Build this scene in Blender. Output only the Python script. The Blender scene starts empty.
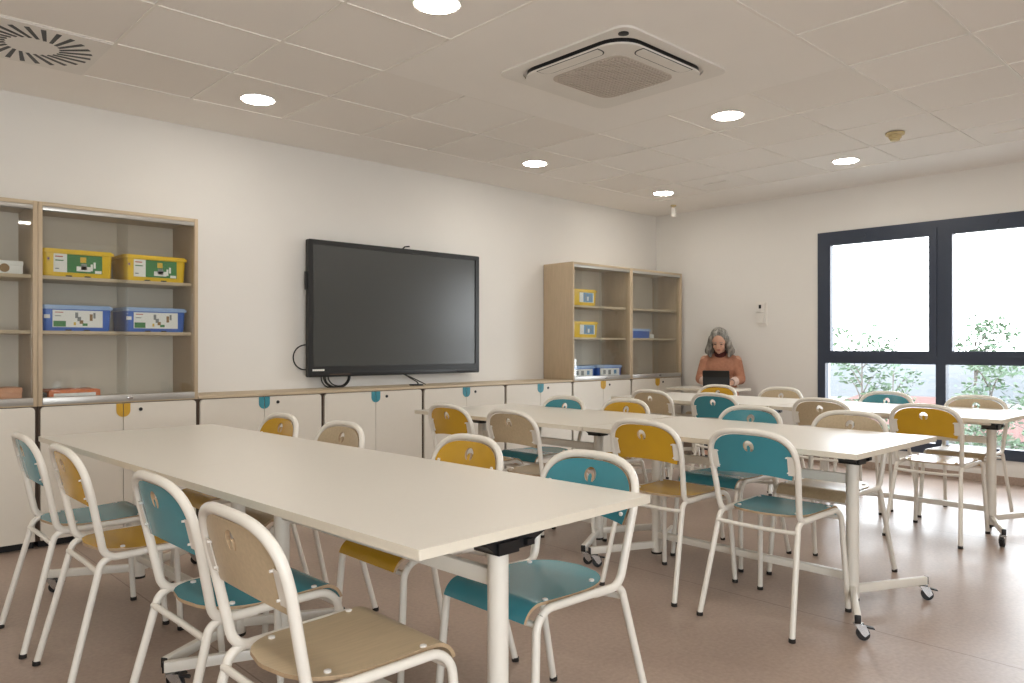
import bpy, bmesh, math, random
from mathutils import Vector, Matrix, geometry
random.seed(7)
PI = math.pi
col = bpy.context.scene.collection

# ------------------------------------------------------------------ materials
def srgb(r, g, b):
    def f(c):
        c /= 255.0
        return c / 12.92 if c <= 0.04045 else ((c + 0.055) / 1.055) ** 2.4
    return (f(r), f(g), f(b), 1.0)

def nd(nt, t, **kw):
    n = nt.nodes.new(t)
    for k, v in kw.items():
        setattr(n, k, v)
    return n

def mat(name, rgb, rough=0.5, metal=0.0, noise=0.0, nscale=20.0, bump=0.0, bscale=200.0,
        coat=0.0, spec=0.5, stretch=None, dark=0.85):
    m = bpy.data.materials.new(name); m.use_nodes = True
    nt = m.node_tree; b = nt.nodes['Principled BSDF']
    b.inputs['Roughness'].default_value = rough
    b.inputs['Metallic'].default_value = metal
    b.inputs['Specular IOR Level'].default_value = spec
    b.inputs['Coat Weight'].default_value = coat
    b.inputs['Coat Roughness'].default_value = 0.12
    c = srgb(*rgb)
    tc = nd(nt, 'ShaderNodeTexCoord')
    mp = nd(nt, 'ShaderNodeMapping')
    nt.links.new(tc.outputs['Object'], mp.inputs['Vector'])
    if stretch: mp.inputs['Scale'].default_value = stretch
    n = nd(nt, 'ShaderNodeTexNoise'); n.inputs['Scale'].default_value = nscale
    n.inputs['Detail'].default_value = 5
    nt.links.new(mp.outputs['Vector'], n.inputs['Vector'])
    cr = nd(nt, 'ShaderNodeValToRGB')
    cr.color_ramp.elements[0].position = 0.3; cr.color_ramp.elements[1].position = 0.7
    k = 1 - noise
    cr.color_ramp.elements[0].color = (c[0] * k, c[1] * k, c[2] * k, 1)
    cr.color_ramp.elements[1].color = c
    nt.links.new(n.outputs['Fac'], cr.inputs['Fac'])
    nt.links.new(cr.outputs['Color'], b.inputs['Base Color'])
    if bump > 0:
        n2 = nd(nt, 'ShaderNodeTexNoise'); n2.inputs['Scale'].default_value = bscale
        nt.links.new(tc.outputs['Object'], n2.inputs['Vector'])
        bp = nd(nt, 'ShaderNodeBump'); bp.inputs['Strength'].default_value = bump
        bp.inputs['Distance'].default_value = 0.002
        nt.links.new(n2.outputs['Fac'], bp.inputs['Height'])
        nt.links.new(bp.outputs['Normal'], b.inputs['Normal'])
    return m

def emit(name, rgb, s):
    m = bpy.data.materials.new(name); m.use_nodes = True
    nt = m.node_tree; nt.nodes.clear()
    e = nd(nt, 'ShaderNodeEmission'); e.inputs['Color'].default_value = (*rgb, 1)
    e.inputs['Strength'].default_value = s
    o = nd(nt, 'ShaderNodeOutputMaterial'); nt.links.new(e.outputs[0], o.inputs[0])
    return m

def glass(name, tint, refl=1.0):
    m = bpy.data.materials.new(name); m.use_nodes = True
    nt = m.node_tree; nt.nodes.clear()
    t = nd(nt, 'ShaderNodeBsdfTransparent'); t.inputs['Color'].default_value = (*tint, 1)
    g = nd(nt, 'ShaderNodeBsdfGlossy'); g.inputs['Roughness'].default_value = 0.02
    fr = nd(nt, 'ShaderNodeLayerWeight'); fr.inputs['Blend'].default_value = 0.5
    pw = nd(nt, 'ShaderNodeMath', operation='POWER'); pw.inputs[1].default_value = 4.5
    nt.links.new(fr.outputs['Facing'], pw.inputs[0])
    mu = nd(nt, 'ShaderNodeMath', operation='MULTIPLY_ADD'); mu.inputs[1].default_value = 0.9 * refl; mu.inputs[2].default_value = 0.035 * refl
    nt.links.new(pw.outputs[0], mu.inputs[0])
    mx = nd(nt, 'ShaderNodeMixShader'); o = nd(nt, 'ShaderNodeOutputMaterial')
    nt.links.new(mu.outputs[0], mx.inputs[0]); nt.links.new(t.outputs[0], mx.inputs[1])
    nt.links.new(g.outputs[0], mx.inputs[2]); nt.links.new(mx.outputs[0], o.inputs[0])
    return m

M = {}
M['wall'] = mat('wall_paint', (231, 228, 223), 0.85, noise=0.015, nscale=3, bump=0.08, bscale=350)
M['plaster'] = mat('plasterboard', (245, 241, 236), 0.9, noise=0.015, nscale=4)
M['white_steel'] = mat('white_steel_paint', (232, 227, 217), 0.32, noise=0.02, nscale=30, coat=0.2)
M['top'] = mat('table_laminate', (226, 221, 211), 0.36, noise=0.012, nscale=60, coat=0.05)
M['edge'] = mat('table_edge_band', (222, 214, 198), 0.45, noise=0.03, nscale=60)
M['teal'] = mat('teal_laminate', (66, 144, 158), 0.26, noise=0.04, nscale=12, coat=0.15)
M['yellow'] = mat('ochre_laminate', (206, 160, 42), 0.26, noise=0.05, nscale=12, coat=0.15)
M['natural'] = mat('pale_oak_veneer', (198, 178, 146), 0.34, noise=0.13, nscale=7, stretch=(1.5, 14, 14), coat=0.1)
M['ply_edge'] = mat('plywood_edge', (186, 160, 128), 0.6, noise=0.2, nscale=80)
M['black_plastic'] = mat('black_plastic', (22, 23, 26), 0.42, noise=0.1, nscale=40)
M['rubber'] = mat('dark_rubber', (38, 34, 32), 0.7, noise=0.1)
M['chrome'] = mat('chrome', (200, 200, 200), 0.2, metal=0.9, noise=0.05)
M['alu'] = mat('brushed_aluminium', (190, 188, 184), 0.35, metal=0.7, noise=0.05, stretch=(1, 20, 20))
M['oak'] = mat('oak_board', (194, 174, 146), 0.5, noise=0.12, nscale=5, stretch=(12, 12, 1.2))
M['oak_h'] = mat('oak_worktop', (198, 180, 152), 0.45, noise=0.1, nscale=5, stretch=(1.2, 12, 12))
M['greyboard'] = mat('cabinet_interior', (190, 178, 160), 0.6, noise=0.08, nscale=5, stretch=(12, 12, 1.2))
M['backboard'] = mat('cabinet_back_panel', (220, 211, 197), 0.6, noise=0.03, nscale=5)
M['gap'] = mat('cabinet_gap_brown', (84, 68, 56), 0.7, noise=0.1)
M['door'] = mat('cabinet_door_white', (222, 215, 203), 0.42, noise=0.012, nscale=30)
M['handle_teal'] = mat('handle_teal', (60, 140, 155), 0.4, noise=0.05)
M['handle_yellow'] = mat('handle_yellow', (205, 160, 50), 0.4, noise=0.05)
M['kick'] = mat('plinth_black', (24, 22, 22), 0.6, noise=0.1)
M['screen'] = mat('screen_glass', (66, 68, 67), 0.24, noise=0.0, spec=0.6)
M['bezel'] = mat('screen_bezel', (22, 23, 24), 0.4, noise=0.08)
M['cable'] = mat('cable_black', (18, 18, 18), 0.5)
M['frame'] = mat('window_frame_anthracite', (54, 63, 80), 0.4, noise=0.05, nscale=15)
M['white_plastic'] = mat('white_plastic', (232, 228, 222), 0.4, noise=0.01)
M['grille'] = mat('grille_grey', (200, 190, 180), 0.7, noise=0.05)
M['cream_plastic'] = mat('cream_plastic', (205, 186, 140), 0.45, noise=0.05)
M['tub_yellow'] = mat('tub_yellow', (236, 196, 32), 0.35, noise=0.05)
M['tub_blue'] = mat('tub_blue', (58, 106, 196), 0.35, noise=0.05)
M['lid_clear'] = mat('lid_pale_blue', (150, 178, 218), 0.3, noise=0.05)
M['lbl_white'] = mat('label_white', (232, 232, 228), 0.5)
M['lbl_green'] = mat('label_green', (60, 128, 70), 0.5, noise=0.1)
M['lbl_grey'] = mat('label_grey', (128, 134, 134), 0.5)
M['lbl_red'] = mat('label_red', (178, 76, 52), 0.5)
M['lbl_yellow'] = mat('label_yellow', (216, 180, 60), 0.5)
M['lbl_blue'] = mat('label_blue', (90, 140, 178), 0.5)
M['lbl_purple'] = mat('label_purple', (120, 90, 150), 0.5)
M['orange_card'] = mat('orange_card', (214, 110, 44), 0.5, noise=0.05)
M['salmon_card'] = mat('salmon_card', (212, 154, 118), 0.6, noise=0.05)
M['brown'] = mat('brown_print', (150, 116, 70), 0.6, noise=0.2, nscale=60)
M['skin'] = mat('skin', (206, 160, 136), 0.5, noise=0.06, nscale=30)
M['lips'] = mat('lips', (168, 96, 88), 0.5)
M['eye'] = mat('eye_dark', (50, 38, 34), 0.3)
M['hair'] = mat('grey_hair', (172, 168, 160), 0.5, noise=0.78, nscale=9, stretch=(5, 5, 1))
M['sweater'] = mat('terracotta_knit', (184, 130, 104), 0.9, noise=0.15, nscale=40, bump=0.6, bscale=260)
M['collar'] = mat('maroon_collar', (84, 38, 34), 0.85, noise=0.15)
M['cuff'] = mat('pale_cuff', (222, 196, 184), 0.85, noise=0.2, nscale=40)
M['trousers'] = mat('dark_trousers', (48, 48, 58), 0.85, noise=0.15)
M['shoe'] = mat('dark_shoe', (30, 28, 28), 0.5)
M['tablet'] = mat('tablet_slate', (40, 44, 48), 0.45, noise=0.05)
M['leaf'] = mat('leaf_green', (70, 90, 66), 0.6, noise=0.35, nscale=3)
M['bark'] = mat('bark', (76, 70, 64), 0.85, noise=0.3, nscale=10)
M['roof'] = mat('terracotta_roof', (84, 48, 40), 0.8, noise=0.25, nscale=2)
M['render'] = mat('pale_render', (96, 94, 90), 0.85, noise=0.06)
M['pane_dark'] = mat('dark_window_pane', (70, 78, 88), 0.2)
M['hill'] = mat('hazy_hill', (86, 88, 90), 0.95, noise=0.25, nscale=0.01)
M['ground'] = mat('outdoor_ground', (90, 91, 86), 0.95, noise=0.3, nscale=0.1)
M['glass_win'] = glass('window_glass', (0.97, 0.98, 0.98), 0.8)
M['glass_cab'] = glass('cabinet_glass', (0.975, 0.985, 0.98), 1.3)
M['lamp'] = emit('downlight_glow', (1.0, 0.94, 0.85), 50)

def floor_mat():
    m = mat('floor_linoleum', (164, 138, 123), 0.3, noise=0.0, spec=0.32)
    nt = m.node_tree; b = nt.nodes['Principled BSDF']
    tc = nd(nt, 'ShaderNodeTexCoord')
    def noise(s, d=4):
        n = nd(nt, 'ShaderNodeTexNoise'); n.inputs['Scale'].default_value = s; n.inputs['Detail'].default_value = d
        nt.links.new(tc.outputs['Object'], n.inputs['Vector']); return n
    def ramp(n, a, ca, bb, cb):
        r = nd(nt, 'ShaderNodeValToRGB'); e = r.color_ramp.elements
        e[0].position = a; e[0].color = ca; e[1].position = bb; e[1].color = cb
        nt.links.new(n.outputs['Fac'], r.inputs['Fac']); return r
    big = ramp(noise(1.6, 3), 0.2, srgb(163, 143, 130), 0.8, srgb(186, 166, 152))
    fine = ramp(noise(60, 6), 0.1, (0.70, 0.69, 0.68, 1), 0.9, (1.14, 1.14, 1.14, 1))
    mx = nd(nt, 'ShaderNodeMix', data_type='RGBA', blend_type='MULTIPLY'); mx.inputs['Factor'].default_value = 0.8
    nt.links.new(big.outputs[0], mx.inputs[6]); nt.links.new(fine.outputs[0], mx.inputs[7])
    # welded seams every two metres and a few dark specks
    sp = nd(nt, 'ShaderNodeSeparateXYZ'); nt.links.new(tc.outputs['Object'], sp.inputs[0])
    ad = nd(nt, 'ShaderNodeMath', operation='ADD'); ad.inputs[1].default_value = 20.85
    nt.links.new(sp.outputs['X'], ad.inputs[0])
    dv = nd(nt, 'ShaderNodeMath', operation='DIVIDE'); dv.inputs[1].default_value = 2.0
    nt.links.new(ad.outputs[0], dv.inputs[0])
    fr = nd(nt, 'ShaderNodeMath', operation='FRACT'); nt.links.new(dv.outputs[0], fr.inputs[0])
    lt = nd(nt, 'ShaderNodeMath', operation='LESS_THAN'); lt.inputs[1].default_value = 0.0028
    nt.links.new(fr.outputs[0], lt.inputs[0])
    m2 = nd(nt, 'ShaderNodeMix', data_type='RGBA'); m2.inputs[7].default_value = srgb(112, 92, 80)
    sc = nd(nt, 'ShaderNodeMath', operation='MULTIPLY'); sc.inputs[1].default_value = 0.7
    nt.links.new(lt.outputs[0], sc.inputs[0]); nt.links.new(sc.outputs[0], m2.inputs[0])
    nt.links.new(mx.outputs[2], m2.inputs[6])
    nt.links.new(m2.outputs[2], b.inputs['Base Color'])
    rr = ramp(noise(3, 2), 0.2, (0.30, 0.30, 0.30, 1), 0.8, (0.40, 0.40, 0.40, 1))
    nt.links.new(rr.outputs[0], b.inputs['Roughness'])
    bp = nd(nt, 'ShaderNodeBump'); bp.inputs['Strength'].default_value = 0.05; bp.inputs['Distance'].default_value = 0.002
    nt.links.new(noise(9, 2).outputs['Fac'], bp.inputs['Height']); nt.links.new(bp.outputs[0], b.inputs['Normal'])
    return m
M['floor'] = floor_mat()

def tile_mat():
    m = mat('mineral_ceiling_tile', (214, 206, 196), 0.92)
    nt = m.node_tree; b = nt.nodes['Principled BSDF']
    tc = nd(nt, 'ShaderNodeTexCoord')
    mp = nd(nt, 'ShaderNodeMapping'); nt.links.new(tc.outputs['Object'], mp.inputs[0])
    mp.inputs['Location'].default_value = (-1.17 / 0.598, -1.19 / 0.5933, 0)
    mp.inputs['Scale'].default_value = (1 / 0.598, 1 / 0.5933, 1)
    fl = nd(nt, 'ShaderNodeVectorMath', operation='FLOOR'); nt.links.new(mp.outputs[0], fl.inputs[0])
    wn = nd(nt, 'ShaderNodeTexWhiteNoise', noise_dimensions='2D'); nt.links.new(fl.outputs[0], wn.inputs['Vector'])
    r = nd(nt, 'ShaderNodeValToRGB')
    r.color_ramp.elements[0].color = srgb(240, 235, 229); r.color_ramp.elements[1].color = srgb(245, 241, 236)
    nt.links.new(wn.outputs['Value'], r.inputs['Fac']); nt.links.new(r.outputs[0], b.inputs['Base Color'])
    return m
M['tile'] = tile_mat()
M['tbar'] = mat('ceiling_t_bar', (238, 233, 226), 0.3)

# ------------------------------------------------------------------ mesh helpers
def obj(name, bm, m, parent=None, angle=35, smooth=True, loc=None):
    me = bpy.data.meshes.new(name)
    bmesh.ops.recalc_face_normals(bm, faces=bm.faces[:]) if not bm.faces.layers.int.get('keep') else None
    if smooth:
        for f in bm.faces: f.smooth = True
    bm.to_mesh(me); bm.free()
    if smooth: me.set_sharp_from_angle(angle=math.radians(angle))
    for k in (m if isinstance(m, (list, tuple)) else [m]): me.materials.append(M[k] if isinstance(k, str) else k)
    o = bpy.data.objects.new(name, me); col.objects.link(o)
    if parent: o.parent = parent
    if loc: o.location = loc
    return o

def empty(name, loc=(0, 0, 0), rz=0.0, label=None, cat=None, group=None):
    o = bpy.data.objects.new(name, None); col.objects.link(o)
    o.location = loc; o.rotation_euler = (0, 0, rz); o.empty_display_size = 0.1
    return tag(o, label, cat, group)

def tag(o, label=None, cat=None, group=None):
    if label: o['label'] = label
    if cat: o['category'] = cat
    if group: o['group'] = group
    return o

def struct(o):
    o['kind'] = 'structure'; return o

def copy_tree(o, parent=None):
    c = o.copy(); col.objects.link(c)
    if parent: c.parent = parent
    for ch in list(o.children):
        copy_tree(ch, c)
    return c

def box(bm, x0, x1, y0, y1, z0, z1, mi=0, bev=0.0):
    vs = [bm.verts.new((x, y, z)) for x in (x0, x1) for y in (y0, y1) for z in (z0, z1)]
    idx = ((0, 1, 3, 2), (4, 6, 7, 5), (0, 4, 5, 1), (2, 3, 7, 6), (0, 2, 6, 4), (1, 5, 7, 3))
    fs = [bm.faces.new([vs[i] for i in f]) for f in idx]
    for f in fs: f.material_index = mi
    if bev > 0:
        es = list({e for f in fs for e in f.edges})
        r = bmesh.ops.bevel(bm, geom=es, offset=bev, segments=2, affect='EDGES', profile=0.5)
        for f in r['faces']: f.material_index = mi
    return fs

def boxobj(name, b, m, parent=None, bev=0.0):
    bm = bmesh.new(); box(bm, *b, bev=bev); return obj(name, bm, m, parent)

def fillet(pts, rads, seg=7):
    """returns polyline; rads per inner vertex"""
    out = [Vector(pts[0])]; marks = []
    for i in range(1, len(pts) - 1):
        p, a, b = Vector(pts[i]), Vector(pts[i - 1]), Vector(pts[i + 1])
        r = rads[i - 1] if isinstance(rads, (list, tuple)) else rads
        if r <= 0:
            out.append(p); marks.append((len(out) - 1, len(out) - 1)); continue
        u, v = (a - p).normalized(), (b - p).normalized()
        ang = u.angle(v)
        t = min(r / math.tan(ang / 2), (a - p).length * .49, (b - p).length * .49)
        rr = t * math.tan(ang / 2)
        c = p + (u + v).normalized() * (rr / math.sin(ang / 2))
        s0, s1 = p + u * t - c, p + v * t - c
        w = s0.angle(s1); st = len(out)
        for k in range(seg + 1):
            f = k / seg
            out.append(c + (s0 * math.sin((1 - f) * w) + s1 * math.sin(f * w)) / math.sin(w))
        marks.append((st, len(out) - 1))
    out.append(Vector(pts[-1]))
    return out, marks

def tube(bm, pts, r, n=12, cap=True, mi=0, closed=False, flat=None):
    pts = [Vector(p) for p in pts]
    rs = r if isinstance(r, (list, tuple)) else [r] * len(pts)
    T = []
    N = len(pts)
    for i in range(N):
        if closed: d = pts[(i + 1) % N] - pts[i - 1]
        else: d = pts[min(i + 1, N - 1)] - pts[max(i - 1, 0)]
        T.append(d.normalized())
    up = Vector((0, 0, 1)) if abs(T[0].z) < 0.9 else Vector((0, 1, 0))
    nrm = (up - T[0] * up.dot(T[0])).normalized()
    rings = []
    for i in range(N):
        nrm = (nrm - T[i] * nrm.dot(T[i])).normalized()
        bn = T[i].cross(nrm)
        ring = []
        for k in range(n):
            a = 2 * PI * k / n
            fx, fy = (1, 1) if not flat else flat
            ring.append(bm.verts.new(pts[i] + nrm * (math.cos(a) * rs[i] * fx) + bn * (math.sin(a) * rs[i] * fy)))
        rings.append(ring)
    for i in range(N if closed else N - 1):
        A, B = rings[i], rings[(i + 1) % N]
        for k in range(n):
            bm.faces.new((A[k], A[(k + 1) % n], B[(k + 1) % n], B[k])).material_index = mi
    if cap and not closed:
        bm.faces.new(rings[0][::-1]).material_index = mi; bm.faces.new(rings[-1]).material_index = mi

def lathe(bm, prof, cx=0, cy=0, n=24, mi=0, axis='z', close=True):
    """prof: list of (r, h)"""
    rings = []
    for r, h in prof:
        ring = []
        for k in range(n):
            a = 2 * PI * k / n
            if axis == 'z': p = (cx + r * math.cos(a), cy + r * math.sin(a), h)
            elif axis == 'y': p = (cx + r * math.cos(a), h, cy + r * math.sin(a))
            else: p = (h, cx + r * math.cos(a), cy + r * math.sin(a))
            ring.append(bm.verts.new(p))
        rings.append(ring)
    for A, B in zip(rings, rings[1:]):
        for k in range(n):
            bm.faces.new((A[k], A[(k + 1) % n], B[(k + 1) % n], B[k])).material_index = mi
    if close:
        bm.faces.new(rings[0][::-1]).material_index = mi; bm.faces.new(rings[-1]).material_index = mi

def rrect(x0, x1, y0, y1, r, seg=5):
    if not isinstance(r, (list, tuple)): r = [r] * 4
    cs = [(x1, y1, 0), (x0, y1, 90), (x0, y0, 180), (x1, y0, 270)]
    out = []
    for (x, y, a0), rr in zip(cs, r):
        sx = -1 if x == x1 else 1; sy = -1 if y == y1 else 1
        if rr <= 0: out.append((x, y)); continue
        for k in range(seg + 1):
            a = math.radians(a0 + 90 * k / seg)
            out.append((x + sx * rr + rr * math.cos(a), y + sy * rr + rr * math.sin(a)))
    return out

def prism(bm, poly, a, b, axis='z', mi=0, mi_side=None):
    """extrude a 2-D polygon from a to b along axis ('z': xy, 'y': xz, 'x': yz)"""
    def P(u, v, w):
        return {'z': (u, v, w), 'y': (u, w, v), 'x': (w, u, v)}[axis]
    A = [bm.verts.new(P(u, v, a)) for u, v in poly]
    B = [bm.verts.new(P(u, v, b)) for u, v in poly]
    bm.faces.new(A[::-1]).material_index = mi; bm.faces.new(B).material_index = mi
    n = len(poly)
    for k in range(n):
        f = bm.faces.new((A[k], A[(k + 1) % n], B[(k + 1) % n], B[k]))
        f.material_index = mi if mi_side is None else mi_side

# ------------------------------------------------------------------ camera
TH = math.atan2(818, 766)
cam_d = bpy.data.cameras.new('camera'); cam = bpy.data.objects.new('camera', cam_d); col.objects.link(cam)
cam.location = (0, 0, 1.134); cam.rotation_euler = (PI / 2, 0, TH - PI / 2)
cam_d.sensor_width = 36; cam_d.lens = 766 / 1024 * 36; cam_d.shift_y = 5.5 / 1024
cam_d.clip_start = 0.05; cam_d.clip_end = 5000
bpy.context.scene.camera = cam

# ------------------------------------------------------------------ room shell
XB, YA, ZC = 7.31, 5.355, 2.65          # window wall, screen wall, ceiling
XL, YN = -1.6, -2.6
struct(boxobj('floor', (XL - .2, XB + .25, YN - .2, YA + .2, -0.12, 0), 'floor'))
struct(boxobj('wall_screen', (XL - .2, XB + .25, YA, YA + .2, 0, 2.9), 'wall'))
struct(boxobj('wall_left', (XL - .2, XL, YN, YA, 0, 2.9), 'wall'))
RX0, RX1 = -1.45, 1.05  # opening added in the unseen rear wall to let in more daylight
bm = bmesh.new()
box(bm, XL - .2, RX0, YN - .2, YN, 0, 2.9); box(bm, RX1, XB + .25, YN - .2, YN, 0, 2.9)
box(bm, RX0, RX1, YN - .2, YN, 0, .2); box(bm, RX0, RX1, YN - .2, YN, 2.24, 2.9)
struct(obj('wall_rear', bm, 'wall', smooth=False))
root = struct(empty('window_3', ((RX0 + RX1) / 2, YN - .06, .2)))  # invented fill window behind the camera, there to lift the ceiling brightness
bm = bmesh.new(); hw_ = (RX1 - RX0) / 2
for b in ((-hw_, -hw_ + .08, -.03, .03, 0, 2.04), (hw_ - .08, hw_, -.03, .03, 0, 2.04), (-.05, .05, -.03, .03, .08, 1.96), (-hw_ + .08, hw_ - .08, -.03, .03, 0, .08), (-hw_ + .08, hw_ - .08, -.03, .03, 1.96, 2.04)):
    box(bm, *b)
struct(obj('window_frame', bm, 'frame', root, smooth=False))
struct(boxobj('window_pane', (-hw_ + .07, hw_ - .07, -.003, .003, .07, 1.97), 'glass_win', root))
WY0, WY1, WZ0, WZ1 = 1.22, 3.42, 0.197, 2.242
bm = bmesh.new()
box(bm, XB, XB + .25, WY1, YA, 0, 2.9); box(bm, XB, XB + .25, YN, WY0, 0, 2.9)
box(bm, XB, XB + .25, WY0, WY1, 0, WZ0); box(bm, XB, XB + .25, WY0, WY1, WZ1, 2.9)
struct(obj('wall_window', bm, 'wall', smooth=False))
struct(boxobj('baseboard_window', (XB - .012, XB, YN, YA, 0, .065), 'floor'))
# ceiling: tiled field, T-bars, plain plasterboard borders and the plain panel round the cassette
GX0, GY0, PX, PY = 1.17, 1.19, 0.598, 0.5933
TX0, TX1, TY0, TY1 = GX0 - 4 * PX, GX0 + 9 * PX, GY0 - 5 * PY, GY0 + 6 * PY
KX0, KX1, KY0, KY1 = GX0 + 2 * PX, GX0 + 5 * PX, GY0 + PY, GY0 + 4 * PY
bm = bmesh.new()
box(bm, TX0 - .01, TX1 + .01, TY0 - .01, TY1 + .01, ZC + .004, ZC + .03)
struct(obj('ceiling', bm, 'tile', smooth=False))
bm = bmesh.new()
box(bm, XL, XB, TY1 + .004, YA, ZC, ZC + .04); box(bm, XL, XB, YN, TY0, ZC, ZC + .04)
box(bm, TX1, XB, TY0, TY1 + .004, ZC, ZC + .04); box(bm, XL, TX0, TY0, TY1 + .004, ZC, ZC + .04)
box(bm, KX0, KX1, KY0, KY1, ZC - .001, ZC + .003)
struct(obj('ceiling', bm, 'plaster', smooth=False))
struct(boxobj('ceiling', (XL - .2, XB + .25, YN - .2, YA + .2, ZC + .05, ZC + .2), 'plaster'))
bm = bmesh.new()
for i in range(0, 14):
    x = TX0 + i * PX
    for (a, b) in ([(TY0, TY1)] if not (KX0 + .1 < x < KX1 - .1) else [(TY0, KY0), (KY1, TY1)]):
        box(bm, x - .0075, x + .0075, a, b, ZC - .0015, ZC + .006)
for j in range(0, 12):
    y = TY0 + j * PY
    for (a, b) in ([(TX0, TX1)] if not (KY0 + .1 < y < KY1 - .1) else [(TX0, KX0), (KX1, TX1)]):
        if j == 11: continue
        box(bm, a, b, y - .0075, y + .0075, ZC - .0012, ZC + .006)
struct(obj('trim_1', bm, 'tbar', smooth=False))

# ------------------------------------------------------------------ windows
def window_bay(n, y0, y1):
    root = empty('window_%d' % n, (XB + .03, (y0 + y1) / 2, WZ0)); struct(root)
    ox, oy, oz = root.location
    def loc(b): return (b[0] - ox, b[1] - ox, b[2] - oy, b[3] - oy, b[4] - oz, b[5] - oz)
    x0, x1 = XB - .018, XB + .06
    zt0, zt1 = .980, 1.092
    bm = bmesh.new(); h = .04
    yl0 = y0 if n > 1 else y0; 
    a = .075 if y1 == WY1 else h; c = .075 if y0 == WY0 else h
    for b in ((x0, x1, y1 - a, y1, WZ0, WZ1), (x0, x1, y0, y0 + c, WZ0, WZ1),
              (x0, x1, y0 + c, y1 - a, WZ1 - .075, WZ1), (x0, x1, y0 + c, y1 - a, WZ0, WZ0 + .09), (x0, x1, y0 + c, y1 - a, zt0, zt1 - .05)):
        box(bm, *loc(b))
    struct(obj('window_frame', bm, 'frame', root, smooth=False))
    bm = bmesh.new(); s = .054; ya, yb = y0 + c, y1 - a; za, zb = zt1 - .05, WZ1 - .075
    for b in ((x0 - .01, x1 - .02, yb - s, yb + .01, za, zb + .01), (x0 - .01, x1 - .02, ya - .01, ya + s, za, zb + .01),
              (x0 - .01, x1 - .02, ya + s, yb - s, zb - s, zb + .01), (x0 - .01, x1 - .02, ya + s, yb - s, za, za + s + .002)):
        box(bm, *loc(b))
    ym = (ya + yb) / 2 + .12
    box(bm, *loc((x0 - .018, x0, ym - .012, ym + .012, zb - .012, zb + .02)), bev=.003)
    struct(obj('window_sash', bm, 'frame', root, smooth=False))
    struct(boxobj('window_pane', loc((XB + .012, XB + .016, ya + s - .005, yb - s + .005, za + s - .005, zb - s + .005)), 'glass_win', root))
    struct(boxobj('window_pane', loc((XB + .012, XB + .016, ya - .005, yb + .005, WZ0 + .085, zt0 + .005)), 'glass_win', root))
for k in range(2):
    window_bay(k + 1, WY1 - 1.1 * (k + 1), WY1 - 1.1 * k)

# ------------------------------------------------------------------ ceiling fittings
lights = []
lx, ly = [-.33, 2.07, 4.46, 6.245], [4.487, 2.695, 0.9, -0.9]
LAB = {(1, 0): 'round glowing downlight above the left wall cabinets, beside the round slotted air diffuser',
       (1, 1): 'largest round glowing downlight, cut by the top edge of the photo',
       (2, 0): 'round glowing downlight between the big wall screen and the ceiling cassette',
       (2, 1): 'round glowing downlight just right of the ceiling cassette unit',
       (3, 0): 'smallest round glowing downlight, near the room corner over the far cabinet',
       (3, 1): 'round glowing downlight nearest the window wall, left of the smoke detector'}
for i, x in enumerate(lx):
    for j, y in enumerate(ly):
        bm = bmesh.new(); lathe(bm, [(.092, ZC + .004), (.092, ZC - .003), (.106, ZC - .005), (.108, ZC - .001), (.108, ZC + .002)], n=40)
        t = empty('ceiling_downlight', (x, y, ZC), 0, LAB.get((i, j), 'round glowing downlight in the ceiling behind the viewer'), 'ceiling light', 'round recessed downlights')
        o = obj('lamp_rim', bm, 'white_plastic', t); o.data.transform(Matrix.Translation((0, 0, -ZC)))
        bm = bmesh.new(); lathe(bm, [(.0915, -.002), (.090, -.007), (.05, -.0095)], n=40)
        obj('diffuser', bm, 'lamp', t)

# cassette air conditioner
cs = empty('air_conditioner', (3.285, 2.70, ZC), 0, 'square white ceiling air conditioner with a grey central grille', 'air conditioner')
bm = bmesh.new()
def ringpoly(bm, outer, inner, z0, z1):
    n = len(outer)
    def V(p, z): return bm.verts.new((p[0], p[1], z))
    O0 = [V(p, z0) for p in outer]; I0 = [V(p, z0) for p in inner]; O1 = [V(p, z1) for p in outer]; I1 = [V(p, z1) for p in inner]
    for k in range(n):
        l = (k + 1) % n
        bm.faces.new((O0[k], O0[l], I0[l], I0[k])); bm.faces.new((O1[k], I1[k], I1[l], O1[l]))
        bm.faces.new((O0[k], O1[k], O1[l], O0[l])); bm.faces.new((I0[k], I0[l], I1[l], I1[k]))
ringpoly(bm, rrect(-.455, .455, -.455, .455, .07, 8), rrect(-.392, .392, -.392, .392, .15, 8), -.012, -.001)
obj('outer_frame', bm, 'white_plastic', cs)
bm = bmesh.new(); prism(bm, rrect(-.372, .372, -.372, .372, .138, 8), -.0238, -.0015); obj('recess', bm, 'black_plastic', cs)
bm = bmesh.new()
prism(bm, rrect(-.376, .376, -.376, .376, .14, 8), -.034, -.024)
obj('panel', bm, 'white_plastic', cs)
for k in range(4):       # air flaps with dark outline
    R = Matrix.Rotation(k * PI / 2, 4, 'Z')
    if k in (1, 2):
        bm = bmesh.new(); prism(bm, rrect(-.215, .215, .293, .375, [.0, .0, .05, .05], 6), -.0355, -.030); bm.transform(R)
        g = obj('flap_gap', bm, 'black_plastic', cs)
    bm = bmesh.new(); prism(bm, rrect(-.208, .208, .300, .370, [.0, .0, .043, .043], 6), -.0375 if k in (1, 2) else -.0345, -.030); bm.transform(R)
    obj('air_flap', bm, 'white_plastic', cs)
bm = bmesh.new(); prism(bm, rrect(-.25, .25, -.25, .25, .07, 6), -.039, -.030)
for k in range(-9, 10):
    w = .243 - max(0, abs(k * .025) - .17) * .9
    box(bm, -w, w, k * .025 - .0045, k * .025 + .0045, -.044, -.038); box(bm, k * .025 - .0045, k * .025 + .0045, -w, w, -.0425, -.038)
obj('intake_grille', bm, 'grille', cs)
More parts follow.
